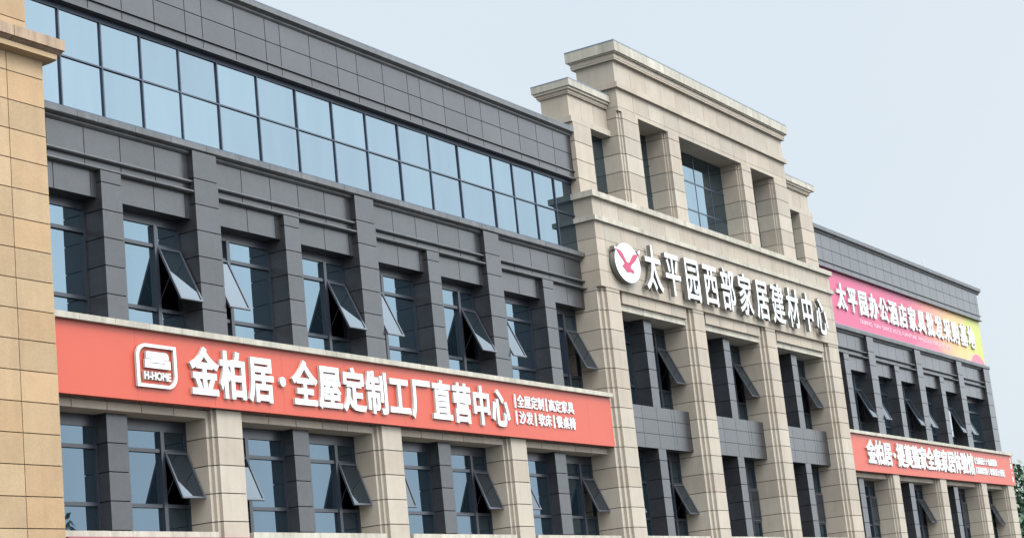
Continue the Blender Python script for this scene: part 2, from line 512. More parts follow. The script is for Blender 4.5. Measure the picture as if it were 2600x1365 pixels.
def granite_wing(origin, x0, x1, big, small, piers, ypier, ymid, panel_x, mull, third, second, first_pier_edge, last_edge, glazed):
    B = empty('granite_building', origin)
    # dark core: floors and the back of the rooms
    c = MB('inside', 'roof')
    c.box(x0, x1, 3.2, 18, 0, 17.45)
    for za, zb in ((4.6, 4.95), (8.9, 9.24), (12.1, 13.4), (16.3, 17.4)):
        c.box(x0, x1, 0.55, 3.19, za, zb)
    c.box(x0, x1, 0.32, 18.0, 17.46, 17.60, 1)
    build('core', c, B)
    # parapet wall
    p = MB('granite', 'granite_joint')
    p.clad(x0, x1, -0.14, 0.30, 16.20, 17.62, xs=panel_x, zs=[16.41, 16.985])
    build('parapet', p, B)
    cx1 = x1 + (0.28 if last_edge else 0)
    cp = MB('granite_worn', 'flash')
    cp.prof_x([(0.30, 17.625), (-0.14, 17.555), (-0.17, 17.575), (-0.20, 17.60), (-0.20, 17.63), (-0.19, 17.645), (-0.29, 17.685), (-0.31, 17.69), (-0.31, 17.83), (0.30, 17.87)][::-1], x0, cx1)
    cp.box(x0, cx1 + 0.004, -0.314, 0.0, 17.835, 17.852, 1)
    build('coping', cp, B)
    tx1 = x1 + (0.10 if last_edge else 0)
    tm = MB('granite')
    tm.prof_x([(-0.10, 16.385), (-0.10, 16.47), (-0.155, 16.445), (-0.19, 16.43), (-0.19, 16.40)], x0, tx1)
    tm.prof_x([(0.20, 16.135), (0.20, 16.197), (-0.15, 16.197), (-0.20, 16.18), (-0.20, 16.145)], x0, tx1)
    build('trim_moulding', tm, B)
    # glazed band
    if glazed:
        fm = MB('alu_blue')
        xs = [x0] + mull + [x1]
        fm.box(x0, x1, -0.012, 0.10, 16.03, 16.134)
        fm.box(x0, x1, -0.012, 0.10, 13.84, 13.885)
        fm.box(x0, x1, -0.015, 0.10, 14.985, 15.02)
        for x in mull:
            fm.box(x - 0.018, x + 0.018, -0.018, 0.10, 13.885, 16.04)
        f = build('curtain_wall', fm, B)
        gw = MB('glass_wall')
        for a, b in zip(xs[:-1], xs[1:]):
            for za, zb in ((13.885, 14.98), (15.025, 16.04)):
                e = [random.uniform(-0.005, 0.005) for _ in range(2)]
                gw.quad((a, 0.02 + e[0], za), (b, 0.02 - e[0], za), (b, 0.02 - e[0] + e[1], zb), (a, 0.02 + e[0] + e[1], zb))
        build('pane', gw, f)
    wl = MB('granite', 'granite_joint')
    wl.box(x0, x1, 0.105 if glazed else 0.02, 0.30, 13.50, 16.13)
    build('wall', wl, B)
    # sill cornice under the band
    sx1 = x1 + (0.12 if last_edge else 0)
    sc = MB('granite_worn', 'granite', 'granite_joint')
    xs = []
    x = x0
    while x < sx1:
        x += random.choice((1.15, 1.15, 1.2, 0.62))
        xs.append(x)
    ed = [x0] + [q for q in xs if q < sx1 - 0.3] + [sx1]
    for a, b in zip(ed[:-1], ed[1:]):
        sc.prof_x([(0.10, 13.60), (0.10, 13.84), (-0.02, 13.80), (-0.19, 13.775), (-0.205, 13.765), (-0.205, 13.64), (-0.19, 13.625), (-0.11, 13.60)], a + (0.006 if a > x0 else 0), b - 0.006)
    sc.box(x0, sx1, -0.09, 0.09, 13.605, 13.76, 2)
    build('sill_cornice', sc, B)
    # between the wide pilasters: frieze, two mouldings, and a lintel panel over each window
    edges = [x0] + [e for bp in big for e in bp] + [x1]
    if abs(edges[-2] - x1) < 0.02: edges = edges[:-2]
    bays = list(zip(edges[0::2], edges[1::2]))
    for a, b in bays:
        if b - a < 0.3: continue
        n = max(2, round((b - a) / 1.06))
        st = (b - a) / n
        fz = MB('granite', 'granite_joint')
        fz.clad(a, b, 0.0, 0.45, 12.70, 13.56, xs=[a + st * i for i in range(1, n)], zs=[])
        build('frieze_panel', fz, B)
        t = MB('granite_worn', 'granite')
        t.prof_x([(-0.02, 13.52), (-0.02, 13.60), (-0.08, 13.60), (-0.085, 13.585), (-0.085, 13.56)], a, b, 0)
        t.prof_x([(0.0, 12.835), (0.0, 12.93), (-0.07, 12.915), (-0.118, 12.895), (-0.118, 12.865), (-0.09, 12.845)], a, b, 0)
        t.prof_x([(0.0, 12.60), (0.0, 12.695), (-0.10, 12.675), (-0.155, 12.655), (-0.155, 12.625), (-0.12, 12.605)], a, b, 0)
        build('trim_moulding', t, B)
        cut = [a] + [e for s in small if a < s[0] < b for e in s] + [b]
        for u, v in zip(cut[0::2], cut[1::2]):
            if v - u < 0.3: continue
            ln = MB('granite', 'granite_joint')
            k = 2 if v - u < 2.9 else 3
            ln.clad(u, v, 0.0, 0.45, 12.02, 12.60, xs=[u + (v - u) * i / k for i in range(1, k)] + [u + 0.08, v - 0.16], zs=[])
            build('lintel_panel', ln, B)
    for a, b in big:
        pl = MB('granite', 'granite_joint')
        pl.clad(a, b, -0.17, 0.50, 9.20, 13.60, zs=GZ)
        build('wide_pilaster', pl, B)
    for a, b in small:
        pl = MB('granite', 'granite_joint')
        pl.clad(a, b, -0.15, 0.50, 9.20, 12.60, zs=GZ)
        build('narrow_pilaster', pl, B)
    # cream ledge over the sign, lintels and piers of the floor below
    lx1 = x1 + (0.25 if last_edge else 0)
    lg = MB('cream_worn', 'cream_joint')
    lg.clad(x0, lx1, -0.62, 0.40, 9.135, 9.262, xs=[x0 + 1.02 * i + 0.3 for i in range(60)], g=0.004, d=0.01)
    build('string_course', lg, B)
    pe = [first_pier_edge] + [e for q in piers for e in (q[0] - 0.17, q[1] + 0.17)]
    if len(pe) % 2: pe.append(x1)
    for a, b in zip(pe[0::2], pe[1::2]):
        if b - a < 0.3: continue
        lb = MB('cream', 'cream_joint')
        n = max(2, round((b - a) / 0.98))
        lb.clad(a, b, -0.205, 0.50, 7.44, 7.605, xs=[a + (b - a) * i / n for i in range(1, n)])
        lb.clad(a, b, -0.16, 0.50, 7.606, 9.13, xs=[a + (b - a) * i / n for i in range(1, n)])
        build('lintel_beam', lb, B)
        sl = MB('cream_worn', 'cream_joint')
        sl.clad(a, b, -0.37, 0.50, 4.83, 4.95, xs=[a + 1.2 * i for i in range(1, 5)], g=0.004, d=0.01)
        build('sill_course', sl, B)
        sh = MB('alu', 'glass')
        for i in range(5):
            xx = a + (b - a) * i / 4
            sh.box(max(a, xx - 0.04), min(b, xx + 0.04), 0.10, 0.20, 0.13, 3.9)
        sh.box(a, b, 0.11, 0.19, 3.9, 4.82)
        sh.quad((a, 0.15, 0.13), (b, 0.15, 0.13), (b, 0.15, 3.9), (a, 0.15, 3.9), 1)
        build('shopfront', sh, B)
    for a, b in piers:
        q = MB('cream', 'cream_joint')
        q.clad_poly(pier_pts(a, b, ypier + 0.18, ypier, 0.17), 0.0, 9.13, zs=JZ)
        build('pier', q, B)
    for a, b in small:
        if not glazed: a, b = a + 0.02, b
        d = MB('granite', 'granite_joint')
        d.clad(a, b, ymid, 0.50, 4.955, 7.435, zs=[5.02 + 0.6 * i for i in range(5)])
        build('narrow_pilaster', d, B)
    for (a, b, s, ang) in third:
        window(B, a, b, Z3[0], Z3[1], s, Z3[2], Z3[3], Z3[4], ang)
    for (a, b, s, ang) in second:
        window(B, a, b, Z2[0], Z2[1], s, Z2[2], Z2[3], Z2[4], ang * 0.94)
    return B

# ---- the long wing left of the tower
bigL = [(24.45, 25.27), (30.735, 31.555), (36.96, 37.785), (43.175, 43.985)]
smallL = [(27.75, 28.365), (33.965, 34.565), (40.155, 40.745), (46.355, 46.995)]
piersL = [(24.45, 25.3), (30.71, 31.555), (36.975, 37.81), (43.165, 43.985)]
panelsL = [22.4, 23.4, 24.4, 25.5, 26.6, 27.65, 28.71, 29.77, 30.83, 31.43, 32.62, 33.8, 34.38, 35.58, 36.75, 37.62, 38.80, 39.98, 40.59, 41.78, 42.92, 43.76, 44.81, 45.9, 46.96, 48.0]
mullL = [24.1, 25.5, 26.88, 28.14, 29.40, 30.68, 32.02, 33.5, 35.02, 36.53, 38.0, 39.5, 40.98, 42.49, 44.31, 45.49, 46.75, 48.0]
thirdL = [(25.27, 27.75, 'L', OPEN), (28.365, 30.735, 'R', OPEN), (31.555, 33.965, 'L', OPEN), (34.565, 36.96, 'R', OPEN),
          (37.785, 40.155, 'L', OPEN), (40.745, 43.175, 'R', OPEN), (43.985, 46.355, 'L', OPEN), (46.995, 49.13, 'R', OPEN)]
secondL = [(25.47, 27.75, 'L', OPEN), (28.365, 30.54, 'R', OPEN), (31.725, 33.965, 'L', OPEN), (34.565, 36.805, 'R', OPEN * 0.86),
           (37.98, 40.155, 'L', OPEN * 0.8), (40.745, 42.995, 'R', OPEN * 0.9), (44.155, 46.355, 'L', OPEN), (46.995, 49.13, 'R', OPEN)]
wing_l = granite_wing((36.0, 9.0, 0.0), 20.0, 49.14, bigL, smallL, piersL, -0.38, 0.07, panelsL, mullL, thirdL, secondL, 20.0, False, True)
tag(wing_l, 'dark grey granite building with blue glass band and orange sign, left of cream tower', 'building')

# ---- the wing right of the tower
bigR = [(74.10, 74.92), (80.37, 81.18), (86.55, 87.36), (91.0, 91.97)]
smallR = [(71.10, 71.70), (77.31, 77.92), (83.58, 84.19)]
piersR = [(74.14, 74.90), (80.36, 81.22), (86.60, 87.40), (91.05, 92.05)]
panelsR = [69.3 + 1.06 * i for i in range(1, 22)]
thirdR = [(69.25, 71.10, 'L', 0), (71.70, 74.10, 'R', OPEN), (74.92, 77.31, 'L', OPEN), (77.92, 80.37, 'R', OPEN),
          (81.18, 83.58, 'L', OPEN), (84.19, 86.55, 'R', OPEN), (87.36, 91.0, 'L', OPEN)]
secondR = [(69.36, 71.12, 'L', 0), (71.70, 73.97, 'R', 0), (75.07, 77.33, 'L', 0), (77.92, 80.19, 'R', OPEN),
           (81.39, 83.60, 'L', 0), (84.19, 86.43, 'R', 0), (87.57, 90.88, 'R', OPEN)]
wing_r = granite_wing((81.0, 9.0, 0.0), 69.25, 91.97, bigR, smallR, piersR, -0.46, -0.02, panelsR, [], thirdR, secondR, 69.36, True, False)
tag(wing_r, 'dark grey granite building under a pink and yellow banner, right of the cream tower', 'building')

# ---------------------------------------------------------------- the cream stone tower between the wings
TW = empty('stone_tower', (59.2, 9.0, 0.0))
tag(TW, 'pale cream stone gate tower with a stepped top and white lettering, between two grey wings', 'building')
def tower():
    c = MB('inside', 'roof')
    c.box(49.3, 69.1, 3.2, 17.5, 0, 15.4)
    for za, zb in ((4.6, 4.95), (8.2, 9.1), (12.2, 15.4)):
        c.box(49.3, 69.1, 0.55, 3.19, za, zb)
    c.box(49.25, 69.15, 0.56, 18.0, 15.41, 15.6, 1)
    build('core', c, TW)
    for xa, xb in ((49.14, 49.50), (68.90, 69.25)):
        s2 = MB('cream', 'cream_joint')
        s2.clad(xa, xb, 0.5, 17.6, 0.0, 15.40, zs=JZ)
        build('side_wall', s2, TW)
    PF = [(49.47, 50.35), (55.70, 56.55), (61.90, 62.80), (68.17, 69.02)]
    for i, (a, b) in enumerate(PF):
        q = MB('cream', 'cream_joint')
        dx = 0.33
        pts = pier_pts(a, b, -0.46, -0.64, dx)
        if i == 3:
            pts = [p for p in pts if p[0] <= b + 1e-6] + []
            pts = [(a - dx, -0.46), (a - dx / 2, -0.46), (a - dx / 2, -0.55), (a, -0.55), (a, -0.64), (69.24, -0.64), (69.24, 0.5), (a - dx, 0.5)]
        q.clad_poly(pts, 0.0, 12.64, zs=JZ)
        build('pier', q, TW)
    bays = [(PF[i][1] + 0.33, PF[i + 1][0] - 0.33) for i in range(3)]
    for a, b in bays:
        l = MB('cream', 'cream_joint')
        n = 4
        xs = [a + (b - a) * i / n for i in range(1, n)]
        l.clad(a, b, -0.545, 0.50, 12.27, 12.64, xs=xs)
        build('lintel_beam', l, TW)
        l = MB('cream_worn', 'cream_joint')
        l.clad(a, b, -0.45, 0.50, 12.06, 12.268, xs=[a + (b - a) * i / 3 for i in range(1, 3)])
        build('lintel_beam', l, TW)
        sp = MB('granite', 'granite_joint')
        w = (b - a - 0.22) / 4.2
        sp.clad(a, b, -0.18, 0.50, 7.79, 9.14, xs=[a + 0.11, a + 0.11 + w, a + 0.11 + 2 * w, a + 0.11 + 3 * w, a + 0.11 + 3.15 * w + 0.06], zs=[8.25, 8.72], g=0.008, d=0.012)
        build('spandrel_panel', sp, TW)
        xc = (a + b) / 2
        for za, zb in ((4.96, 7.785), (9.145, 12.055)):
            d = MB('granite', 'granite_joint')
            d.clad(xc - 0.27, xc + 0.27, -0.17, 0.50, za, zb, zs=[za + 0.05 + 0.6 * i for i in range(1, 6)])
            build('narrow_pilaster', d, TW)
        sl = MB('cream_worn', 'cream_joint')
        sl.clad(a, b, -0.42, 0.50, 4.83, 4.95, xs=[a + 1.2 * i for i in range(1, 5)], g=0.004, d=0.01)
        build('sill_course', sl, TW)
        sh = MB('alu', 'glass')
        for i in range(4):
            xx = a + (b - a) * i / 3
            sh.box(max(a, xx - 0.05), min(b, xx + 0.05), 0.10, 0.22, 0.13, 3.6)
        sh.box(a, b, 0.11, 0.21, 3.6, 4.82)
        sh.quad((a, 0.15, 0.13), (b, 0.15, 0.13), (b, 0.15, 3.6), (a, 0.15, 3.6), 1)
        build('shopfront', sh, TW)
    for i, (a, b) in enumerate(bays):
        xc = (a + b) / 2
        window(TW, a, xc - 0.27, 4.95, 7.785, 'L', Z2[2], Z2[3], 7.55, OPEN if i == 0 else 0)
        window(TW, xc + 0.27, b, 4.95, 7.785, 'R', Z2[2], Z2[3], 7.55, OPEN if i == 0 else 0)
        window(TW, a, xc - 0.27, 9.14, 12.055, 'L', 9.90, 11.35, 11.85, 0)
        window(TW, xc + 0.27, b, 9.14, 12.055, 'R', 9.90, 11.35, 11.85, OPEN)
    # frieze with the lettering, and the two ledges above
    fr = MB('cream', 'cream_joint')
    xs = [49.14 + 1.13 * i + 0.6 for i in range(18)]
    fr.clad(49.14, 69.25, -0.66, 0.50, 12.642, 14.74, xs=xs, zs=[13.155, 13.665, 14.18], g=0.007, d=0.012)
    fr.clad(49.14, 69.25, -0.655, 0.50, 14.90, 15.50, xs=xs, g=0.007, d=0.012)
    build('frieze', fr, TW)
    for z0, z1, pr in ((14.742, 14.898, 0.10), (15.502, 15.69, 0.12)):
        lg = MB('cream_worn', 'cream_joint')
        lg.clad(49.14 - pr, 69.25 + pr, -0.655 - pr, 0.55, z0, z1, xs=[49.5 + 1.4 * i for i in range(15)], g=0.004, d=0.008)
        build('ledge', lg, TW)
    # ---- attic, central block
    AF = [(51.96, 53.12), (55.38, 56.24), (61.57, 62.43), (64.68, 65.92)]
    z0, z1 = 15.692, 18.87
    for i, (a, b) in enumerate(AF):
        q = MB('cream', 'cream_joint')
        dl, h, yb = 0.23, 0.0, 0.48
        if i == 0:
            pts = [(51.73, -0.58), (51.85, -0.58), (51.85, -0.62), (a, -0.62), (a, -0.68), (b, -0.68), (b, yb), (51.73, yb)]
        elif i == 3:
            pts = [(a - 0.12, -0.50), (a - 0.06, -0.50), (a - 0.06, -0.57), (a, -0.57), (a, -0.68), (b, -0.68), (b, yb), (a - 0.12, yb)]
        else:
            pts = [(a - 0.12, -0.50), (a - 0.06, -0.50), (a - 0.06, -0.57), (a, -0.57), (a, -0.68), (b, -0.68), (b, -0.57), (b + 0.06, -0.57), (b + 0.06, -0.50), (b + 0.12, -0.50), (b + 0.12, yb), (a - 0.12, yb)]
        q.clad_poly(pts, z0, z1 - 0.002, zs=JZ)
        build('pier', q, TW)
    hd = MB('cream', 'cream_joint')
    xs = [51.73 + 1.155 * i for i in range(1, 13)]
    hd.clad(51.73, 65.92, -0.68, 0.72, z1, 19.68, xs=xs, zs=[19.02], g=0.006, d=0.01)
    hd.clad(51.73, 65.92, -0.68, 0.72, 19.84, 20.62, xs=xs, g=0.006, d=0.01)
    build('attic_block', hd, TW)
    bd = MB('cream', 'cream_joint')
    bd.clad(51.62, 66.03, -0.79, 0.82, 19.65, 19.838, xs=[51.9 + 1.155 * i for i in range(1, 13)], g=0.004, d=0.006)
    build('band_course', bd, TW)
    def cornice(xa, xb, yf, yb, zb, pr1, pr2, h, name='cornice'):
        k = MB('cream_worn', 'flash', 'cream')
        k.box(xa - pr2, xb + pr2, yf - pr2, yb + pr2, zb, zb + 0.055 * h, 2)
        k.box(xa - pr2 - 0.012, xb + pr2 + 0.012, yf - pr2 - 0.012, yb + pr2 + 0.012, zb + 0.056 * h, zb + 0.20 * h, 2)
        k.box(xa - pr1 + 0.05, xb + pr1 - 0.05, yf - pr1 + 0.05, yb + pr1 - 0.05, zb + 0.201 * h, zb + 0.235 * h)
        k.clad(xa - pr1, xb + pr1, yf - pr1, yb + pr1, zb + 0.236 * h, zb + 0.55 * h, xs=[xa + 1.155 * i for i in range(1, 20)], g=0.004, d=0.006, mj=0)
        k.box(xa - pr1 - 0.006, xb + pr1 + 0.006, yf - pr1 - 0.006, yb + pr1 + 0.006, zb + 0.551 * h, zb + 0.59 * h, 1)
        build(name, k, TW)
    cornice(51.73, 65.92, -0.68, 0.72, 20.60, 0.24, 0.12, 1.06)
    # glazing deep in the three openings
    gz = MB('alu_blue')
    gp = MB('glass_wall')
    for a, b, ms in ((53.12, 55.26, []), (56.24, 61.45, [57.66, 58.99, 60.32]), (62.43, 64.56, [])):
        for zt in (16.72, 17.785):
            gz.box(a, b, 0.125, 0.22, zt - 0.025, zt + 0.025)
        for mm in ms:
            gz.box(mm - 0.02, mm + 0.02, 0.128, 0.22, z0, z1)
        ed = [a] + ms + [b]
        for u, v in zip(ed[:-1], ed[1:]):
            for p, q in ((z0, 16.695), (16.745, 17.76), (17.81, z1)):
                e = random.uniform(-0.003, 0.003)
                gp.quad((u, 0.14 + e, p), (v, 0.14 - e, p), (v, 0.14 - e, q), (u, 0.14 + e, q))
    cw = build('curtain_wall', gz, TW)
    build('pane', gp, cw)
    bk = MB('inside')
    bk.box(53.0, 64.8, 0.25, 0.47, 15.61, 18.86)
    build('backing_wall', bk, TW)
    # ---- attic, the lower shoulder on each side
    for xa, xb, pa, pb, left in ((49.14, 51.72, 49.14, 50.32, True), (65.93, 69.28, 67.90, 69.28, False)):
        q = MB('cream', 'cream_joint')
        q.clad(pa, pb, -0.30, 0.50, z0, 18.05, zs=JZ)
        build('pier', q, TW)
        bl = MB('cream', 'cream_joint')
        oa, ob = (xa - 0.08, xb) if left else (xa, xb + 0.08)
        bl.clad(oa, ob, -0.305, 0.86, 18.052, 18.25, xs=[], g=0.004, d=0.006)
        bl.clad(xa, xb, -0.21, 0.78, 18.252, 19.06, xs=[xa + 0.83 * i for i in range(1, 4)], g=0.006, d=0.01)
        build('attic_block', bl, TW)
        xa2, xb2 = (xa, xb - 0.02) if left else (xa + 0.02, xb)
        k = MB('cream_worn', 'flash', 'cream')
        L0, R0 = (0.0, 1.0) if not left else (1.0, 0.0)
        k.box(xa2 - 0.07 * L0, xb2 + 0.07 * R0, -0.28, 0.85, 18.99, 19.03, 2)
        k.box(xa2 - 0.09 * L0, xb2 + 0.09 * R0, -0.30, 0.87, 19.031, 19.12, 2)
        k.box(xa2 - 0.15 * L0, xb2 + 0.15 * R0, -0.36, 0.93, 19.121, 19.20)
        e2 = xb2 + (0.30 if left else 0.40 * R0)
        if left: e2 = xb2
        k.clad(xa2 - 0.20 * L0, e2 if left else xb2 + 0.40, -0.42, 0.98, 19.201, 19.42, xs=[xa2 + 1.3], g=0.004, d=0.006, mj=0)
        k.box(xa2 - 0.206 * L0, e2 if left else xb2 + 0.406, -0.426, 0.986, 19.421, 19.45, 1)
        build('cornice', k, TW)
        gq = MB('glass_wall', 'alu_blue')
        ga, gb = (pb, 51.73) if left else (65.92, pa)
        gq.quad((ga, 0.05, z0), (gb, 0.05, z0), (gb, 0.05, 18.05), (ga, 0.05, 18.05))
        gq.box(ga, gb, 0.045, 0.10, 16.70, 16.74, 1)
        gq.box(ga, gb, 0.06, 0.49, z0 - 0.05, 18.04, 1)
        build('curtain_wall', gq, TW)
tower()

# ---------------------------------------------------------------- the tan stone building at the left edge
TB = empty('stone_building', (17.0, 8.0, 0.0))
tag(TB, 'tan sandstone clad building with a projecting stained cornice, at the left edge of the photo', 'building')
def tan():
    JT = [13.967 - 0.602 * i for i in range(-14, 24)]
    XT = [24.67 - 1.0 * i for i in range(0, 20)]
    b = MB('tan', 'tan_joint')
    b.clad(6.0, 25.65, -0.70, 17.0, 0.0, 14.40, xs=XT, zs=[z for z in JT], g=0.010, d=0.02)
    build('wall', b, TB)
    a = MB('tan', 'tan_joint')
    a.clad(6.0, 25.36, -0.58, 17.0, 14.80, 19.5, xs=[x - 0.35 for x in XT], zs=JT, g=0.010, d=0.02)
    build('attic_wall', a, TB)
    c = MB('tan_worn', 'tan_joint', 'tan')
    c.prof_x([(0.5, 14.36), (-0.70, 14.36), (-0.74, 14.36), (-0.92, 14.38), (-0.93, 14.385), (-0.93, 14.49), (0.5, 14.49)][::-1], 6.0, 25.84, 2)
    ed = [6.0] + [24.6 - 1.4 * i for i in range(12, -1, -1)] + [25.98]
    for u, v in zip(ed[:-1], ed[1:]):
        c.prof_x([(0.5, 14.491), (-0.88, 14.52), (-0.97, 14.575), (-1.03, 14.58), (-1.03, 14.80), (0.5, 14.83)][::-1], u + 0.008, v - (0.008 if v < 25.9 else 0), 0)
    build('cornice', c, TB)
tan()

# ---------------------------------------------------------------- lettering
_cache = {}
def text_mesh(s, off):
    key = (s, off)
    if key not in _cache:
        cu = bpy.data.curves.new('glyph', 'FONT')
        cu.body = s
        cu.size = 1.0
        cu.extrude = 0.5
        cu.bevel_depth = off
        cu.bevel_resolution = 0
        cu.resolution_u = 3
        ob = bpy.data.objects.new('glyph', cu)
        col.objects.link(ob)
        dg = bpy.context.evaluated_depsgraph_get()
        me = bpy.data.meshes.new_from_object(ob.evaluated_get(dg))
        V = [tuple(v.co) for v in me.vertices]
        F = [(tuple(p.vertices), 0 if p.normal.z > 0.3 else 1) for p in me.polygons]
        bpy.data.objects.remove(ob)
        bpy.data.curves.remove(cu)
        bpy.data.meshes.remove(me)
        _cache[key] = (V, F)
    return _cache[key]

def put_text(mb, s, off, xc, zc, sx, sz, yf, depth, fit=None):
    """em square centred at (xc, zc), or stretched to the box fit = (x0, x1, z0, z1); front face at yf"""
    V, F = text_mesh(s, off)
    n = len(mb.v)
    if fit:
        a0, a1 = min(v[0] for v in V), max(v[0] for v in V)
        b0, b1 = min(v[1] for v in V), max(v[1] for v in V)
        tx = lambda x: fit[0] + (x - a0) / (a1 - a0) * (fit[1] - fit[0])
        tz = lambda y: fit[2] + (y - b0) / (b1 - b0) * (fit[3] - fit[2])
    else:
        tx = lambda x: xc + (x - 0.5) * sx
        tz = lambda y: zc + (y - 0.36) * sz
    for x, y, z in V:
        mb.v.append((tx(x), yf + (0.54 - z) * depth, tz(y)))
    for f, mi in F:
        mb.face(tuple(n + i for i in f), mi)

def letter(parent, s, off, xc, zc, sx, sz, yf, depth, face='white', side='side', fit=None, name='letter'):
    mb = MB(face, side)
    put_text(mb, s, off, xc, zc, sx, sz, yf, depth, fit)
    return build(name, mb, parent)

# ---- white channel letters and emblem on the tower
TS = empty('letter_sign', (59.2, -0.66, 12.8))
tag(TS, 'row of large white raised characters with a red bird emblem on the cream tower', 'sign')
for ch, x in zip('太平园西部家居建材中心', (52.50, 53.95, 55.46, 56.92, 58.36, 59.86, 61.37, 62.83, 64.30, 65.76, 67.20)):
    letter(TS, ch, 0.014, x, 13.56, 1.22, 1.62, -0.90, 0.14)
em = MB('white', 'side')
cx, cz, rx, rz = 50.70, 13.52, 0.875, 0.645
em.poly_y([(cx + rx * math.cos(t * math.pi / 24), cz + rz * math.sin(t * math.pi / 24)) for t in range(48)], -0.88, -0.71, 0, 1)
em.poly_y([(49.87, 13.86), (50.05, 13.93), (49.87, 13.98)], -0.89, -0.72, 0, 1)
em.poly_y([(51.46, 13.92), (51.60, 13.90), (51.64, 14.05), (51.50, 14.03)], -0.89, -0.72, 0, 1)
emo = build('emblem', em, TS)
bird = [(49.966, 13.886), (50.153, 13.886), (50.306, 13.85), (50.412, 13.787), (50.462, 13.716), (50.548, 13.624), (50.647, 13.534), (50.815, 13.55), (50.908, 13.647), (51.052, 13.785), (51.182, 13.862), (51.452, 13.886), (51.397, 13.78), (51.276, 13.684), (51.142, 13.594), (50.985, 13.514), (50.882, 13.435), (50.846, 13.378), (50.941, 13.338), (51.066, 13.313), (51.013, 13.189), (50.914, 13.231), (50.805, 13.236), (50.606, 13.204), (50.507, 13.242), (50.415, 13.308), (50.282, 13.368), (50.472, 13.484), (50.419, 13.541), (50.189, 13.704)]
bb = MB('bird')
bb.poly_y(bird[::-1], -0.892, -0.8795)
tag(build('bird', bb, emo), 'crimson bird with raised wings')

def sign_board(parent, x0, x1, z0, z1, y0, y1, mat, seams=()):
    mb = MB(mat, 'red_edge')
    ed = [x0] + list(seams) + [x1]
    for a, b in zip(ed[:-1], ed[1:]):
        mb.box(a + (0.002 if a > x0 else 0), b - (0.002 if b < x1 else 0), y0, y1 - 0.02, z0, z1, 0)
    mb.box(x0 + 0.01, x1 - 0.01, y1 - 0.02, y1, z0 + 0.01, z1 - 0.01, 1)
    mb.box(x0, x1, y0 - 0.012, y0 + 0.03, z0 - 0.03, z0 - 0.001, 0)
    return build('sign_board', mb, parent)

# ---- orange sign of the left wing
S1 = empty('shop_sign', (37.7, -0.50, 7.63))
tag(S1, 'long orange shop sign with a sofa logo and white characters across the left wing', 'sign')
sign_board(S1, 25.67, 49.12, 7.66, 9.128, -0.50, -0.22, 'orange', [25.67 + 2.44 * i for i in range(1, 10)])
x = 30.19
for ch in '金柏居':
    letter(S1, ch, 0.030, x, 8.36, 0.93, 1.10, -0.575, 0.07, side='side_light')
    x += 0.972
letter(S1, '·', 0.03, 0, 0, 0, 0, -0.575, 0.07, side='side_light', fit=(32.80, 33.02, 8.26, 8.49))
for i, ch in enumerate('全屋定制工厂直营中心'):
    letter(S1, ch, 0.030, 33.74 + 0.972 * i, 8.37, 0.93, 1.10, -0.575, 0.07, side='side_light')
for ln, zc, bars, seq in (('a', 8.645, (43.36, 45.10), [(43.66 + 0.375 * i, c) for i, c in enumerate('全屋定制')] + [(45.40 + 0.375 * i, c) for i, c in enumerate('高定家具')]),
                          ('b', 8.185, (43.36, 44.41, 45.46), [(43.70, '沙'), (44.08, '发'), (44.75, '软'), (45.13, '床'), (45.78, '餐'), (46.16, '桌'), (46.54, '椅')])):
    for bx in bars:
        mb = MB('white', 'side_light')
        mb.box(bx - 0.035, bx + 0.035, -0.54, -0.503, zc - 0.19, zc + 0.19)
        build('divider', mb, S1)
    for xx, c in seq:
        letter(S1, c, 0.022, xx, zc, 0.37, 0.37, -0.54, 0.035, side='side_light')
def logo(S, x0, x1, z0, z1, y):
    def outline(x0, x1, z0, z1, r):
        pts = [(x0, z0)]
        pts += [(x1 - r + r * math.sin(t), z0 + r - r * math.cos(t)) for t in [math.pi / 2 * i / 8 for i in range(9)]]
        pts += [(x1, z1)]
        pts += [(x0 + r - r * math.sin(t), z1 - r + r * math.cos(t)) for t in [math.pi / 2 * i / 8 for i in range(9)]]
        return pts
    fr = MB('white', 'side_light')
    o = outline(x0, x1, z0, z1, 0.30)
    i_ = outline(x0 + 0.085, x1 - 0.085, z0 + 0.07, z1 - 0.07, 0.22)
    n, k = len(fr.v), len(o)
    fr.v += [(a, y, b) for a, b in o] + [(a, y, b) for a, b in i_] + [(a, y + 0.06, b) for a, b in o] + [(a, y + 0.06, b) for a, b in i_]
    for q in range(k):
        r_ = (q + 1) % k
        fr.face((n + q, n + r_, n + k + r_, n + k + q), 0)
        fr.face((n + r_, n + q, n + 2 * k + q, n + 2 * k + r_), 1)
        fr.face((n + k + q, n + k + r_, n + 3 * k + r_, n + 3 * k + q), 1)
    L = build('logo', fr, S)
    sf = MB('white', 'side_light', 'line')
    sf.poly_y([(28.35, 8.53), (28.50, 8.53), (28.50, 8.45), (28.90, 8.45), (28.90, 8.53), (29.04, 8.53), (29.04, 8.61), (29.01, 8.66), (28.97, 8.68), (28.39, 8.68), (28.35, 8.66)], y, y + 0.06, 0, 1)
    sf.poly_y([(28.31, 8.33), (29.09, 8.33), (29.09, 8.50), (29.07, 8.515), (28.915, 8.515), (28.915, 8.435), (28.485, 8.435), (28.485, 8.515), (28.31, 8.515)], y, y + 0.06, 0, 1)
    build('sofa', sf, L)
    tx = MB('white', 'side_light')
    put_text(tx, 'H-HOME', 0.03, 0, 0, 0, 0, y, 0.06, fit=(28.27, 29.09, 8.075, 8.255))
    build('wordmark', tx, L)
logo(S1, 28.05, 29.29, 7.915, 8.84, -0.575)

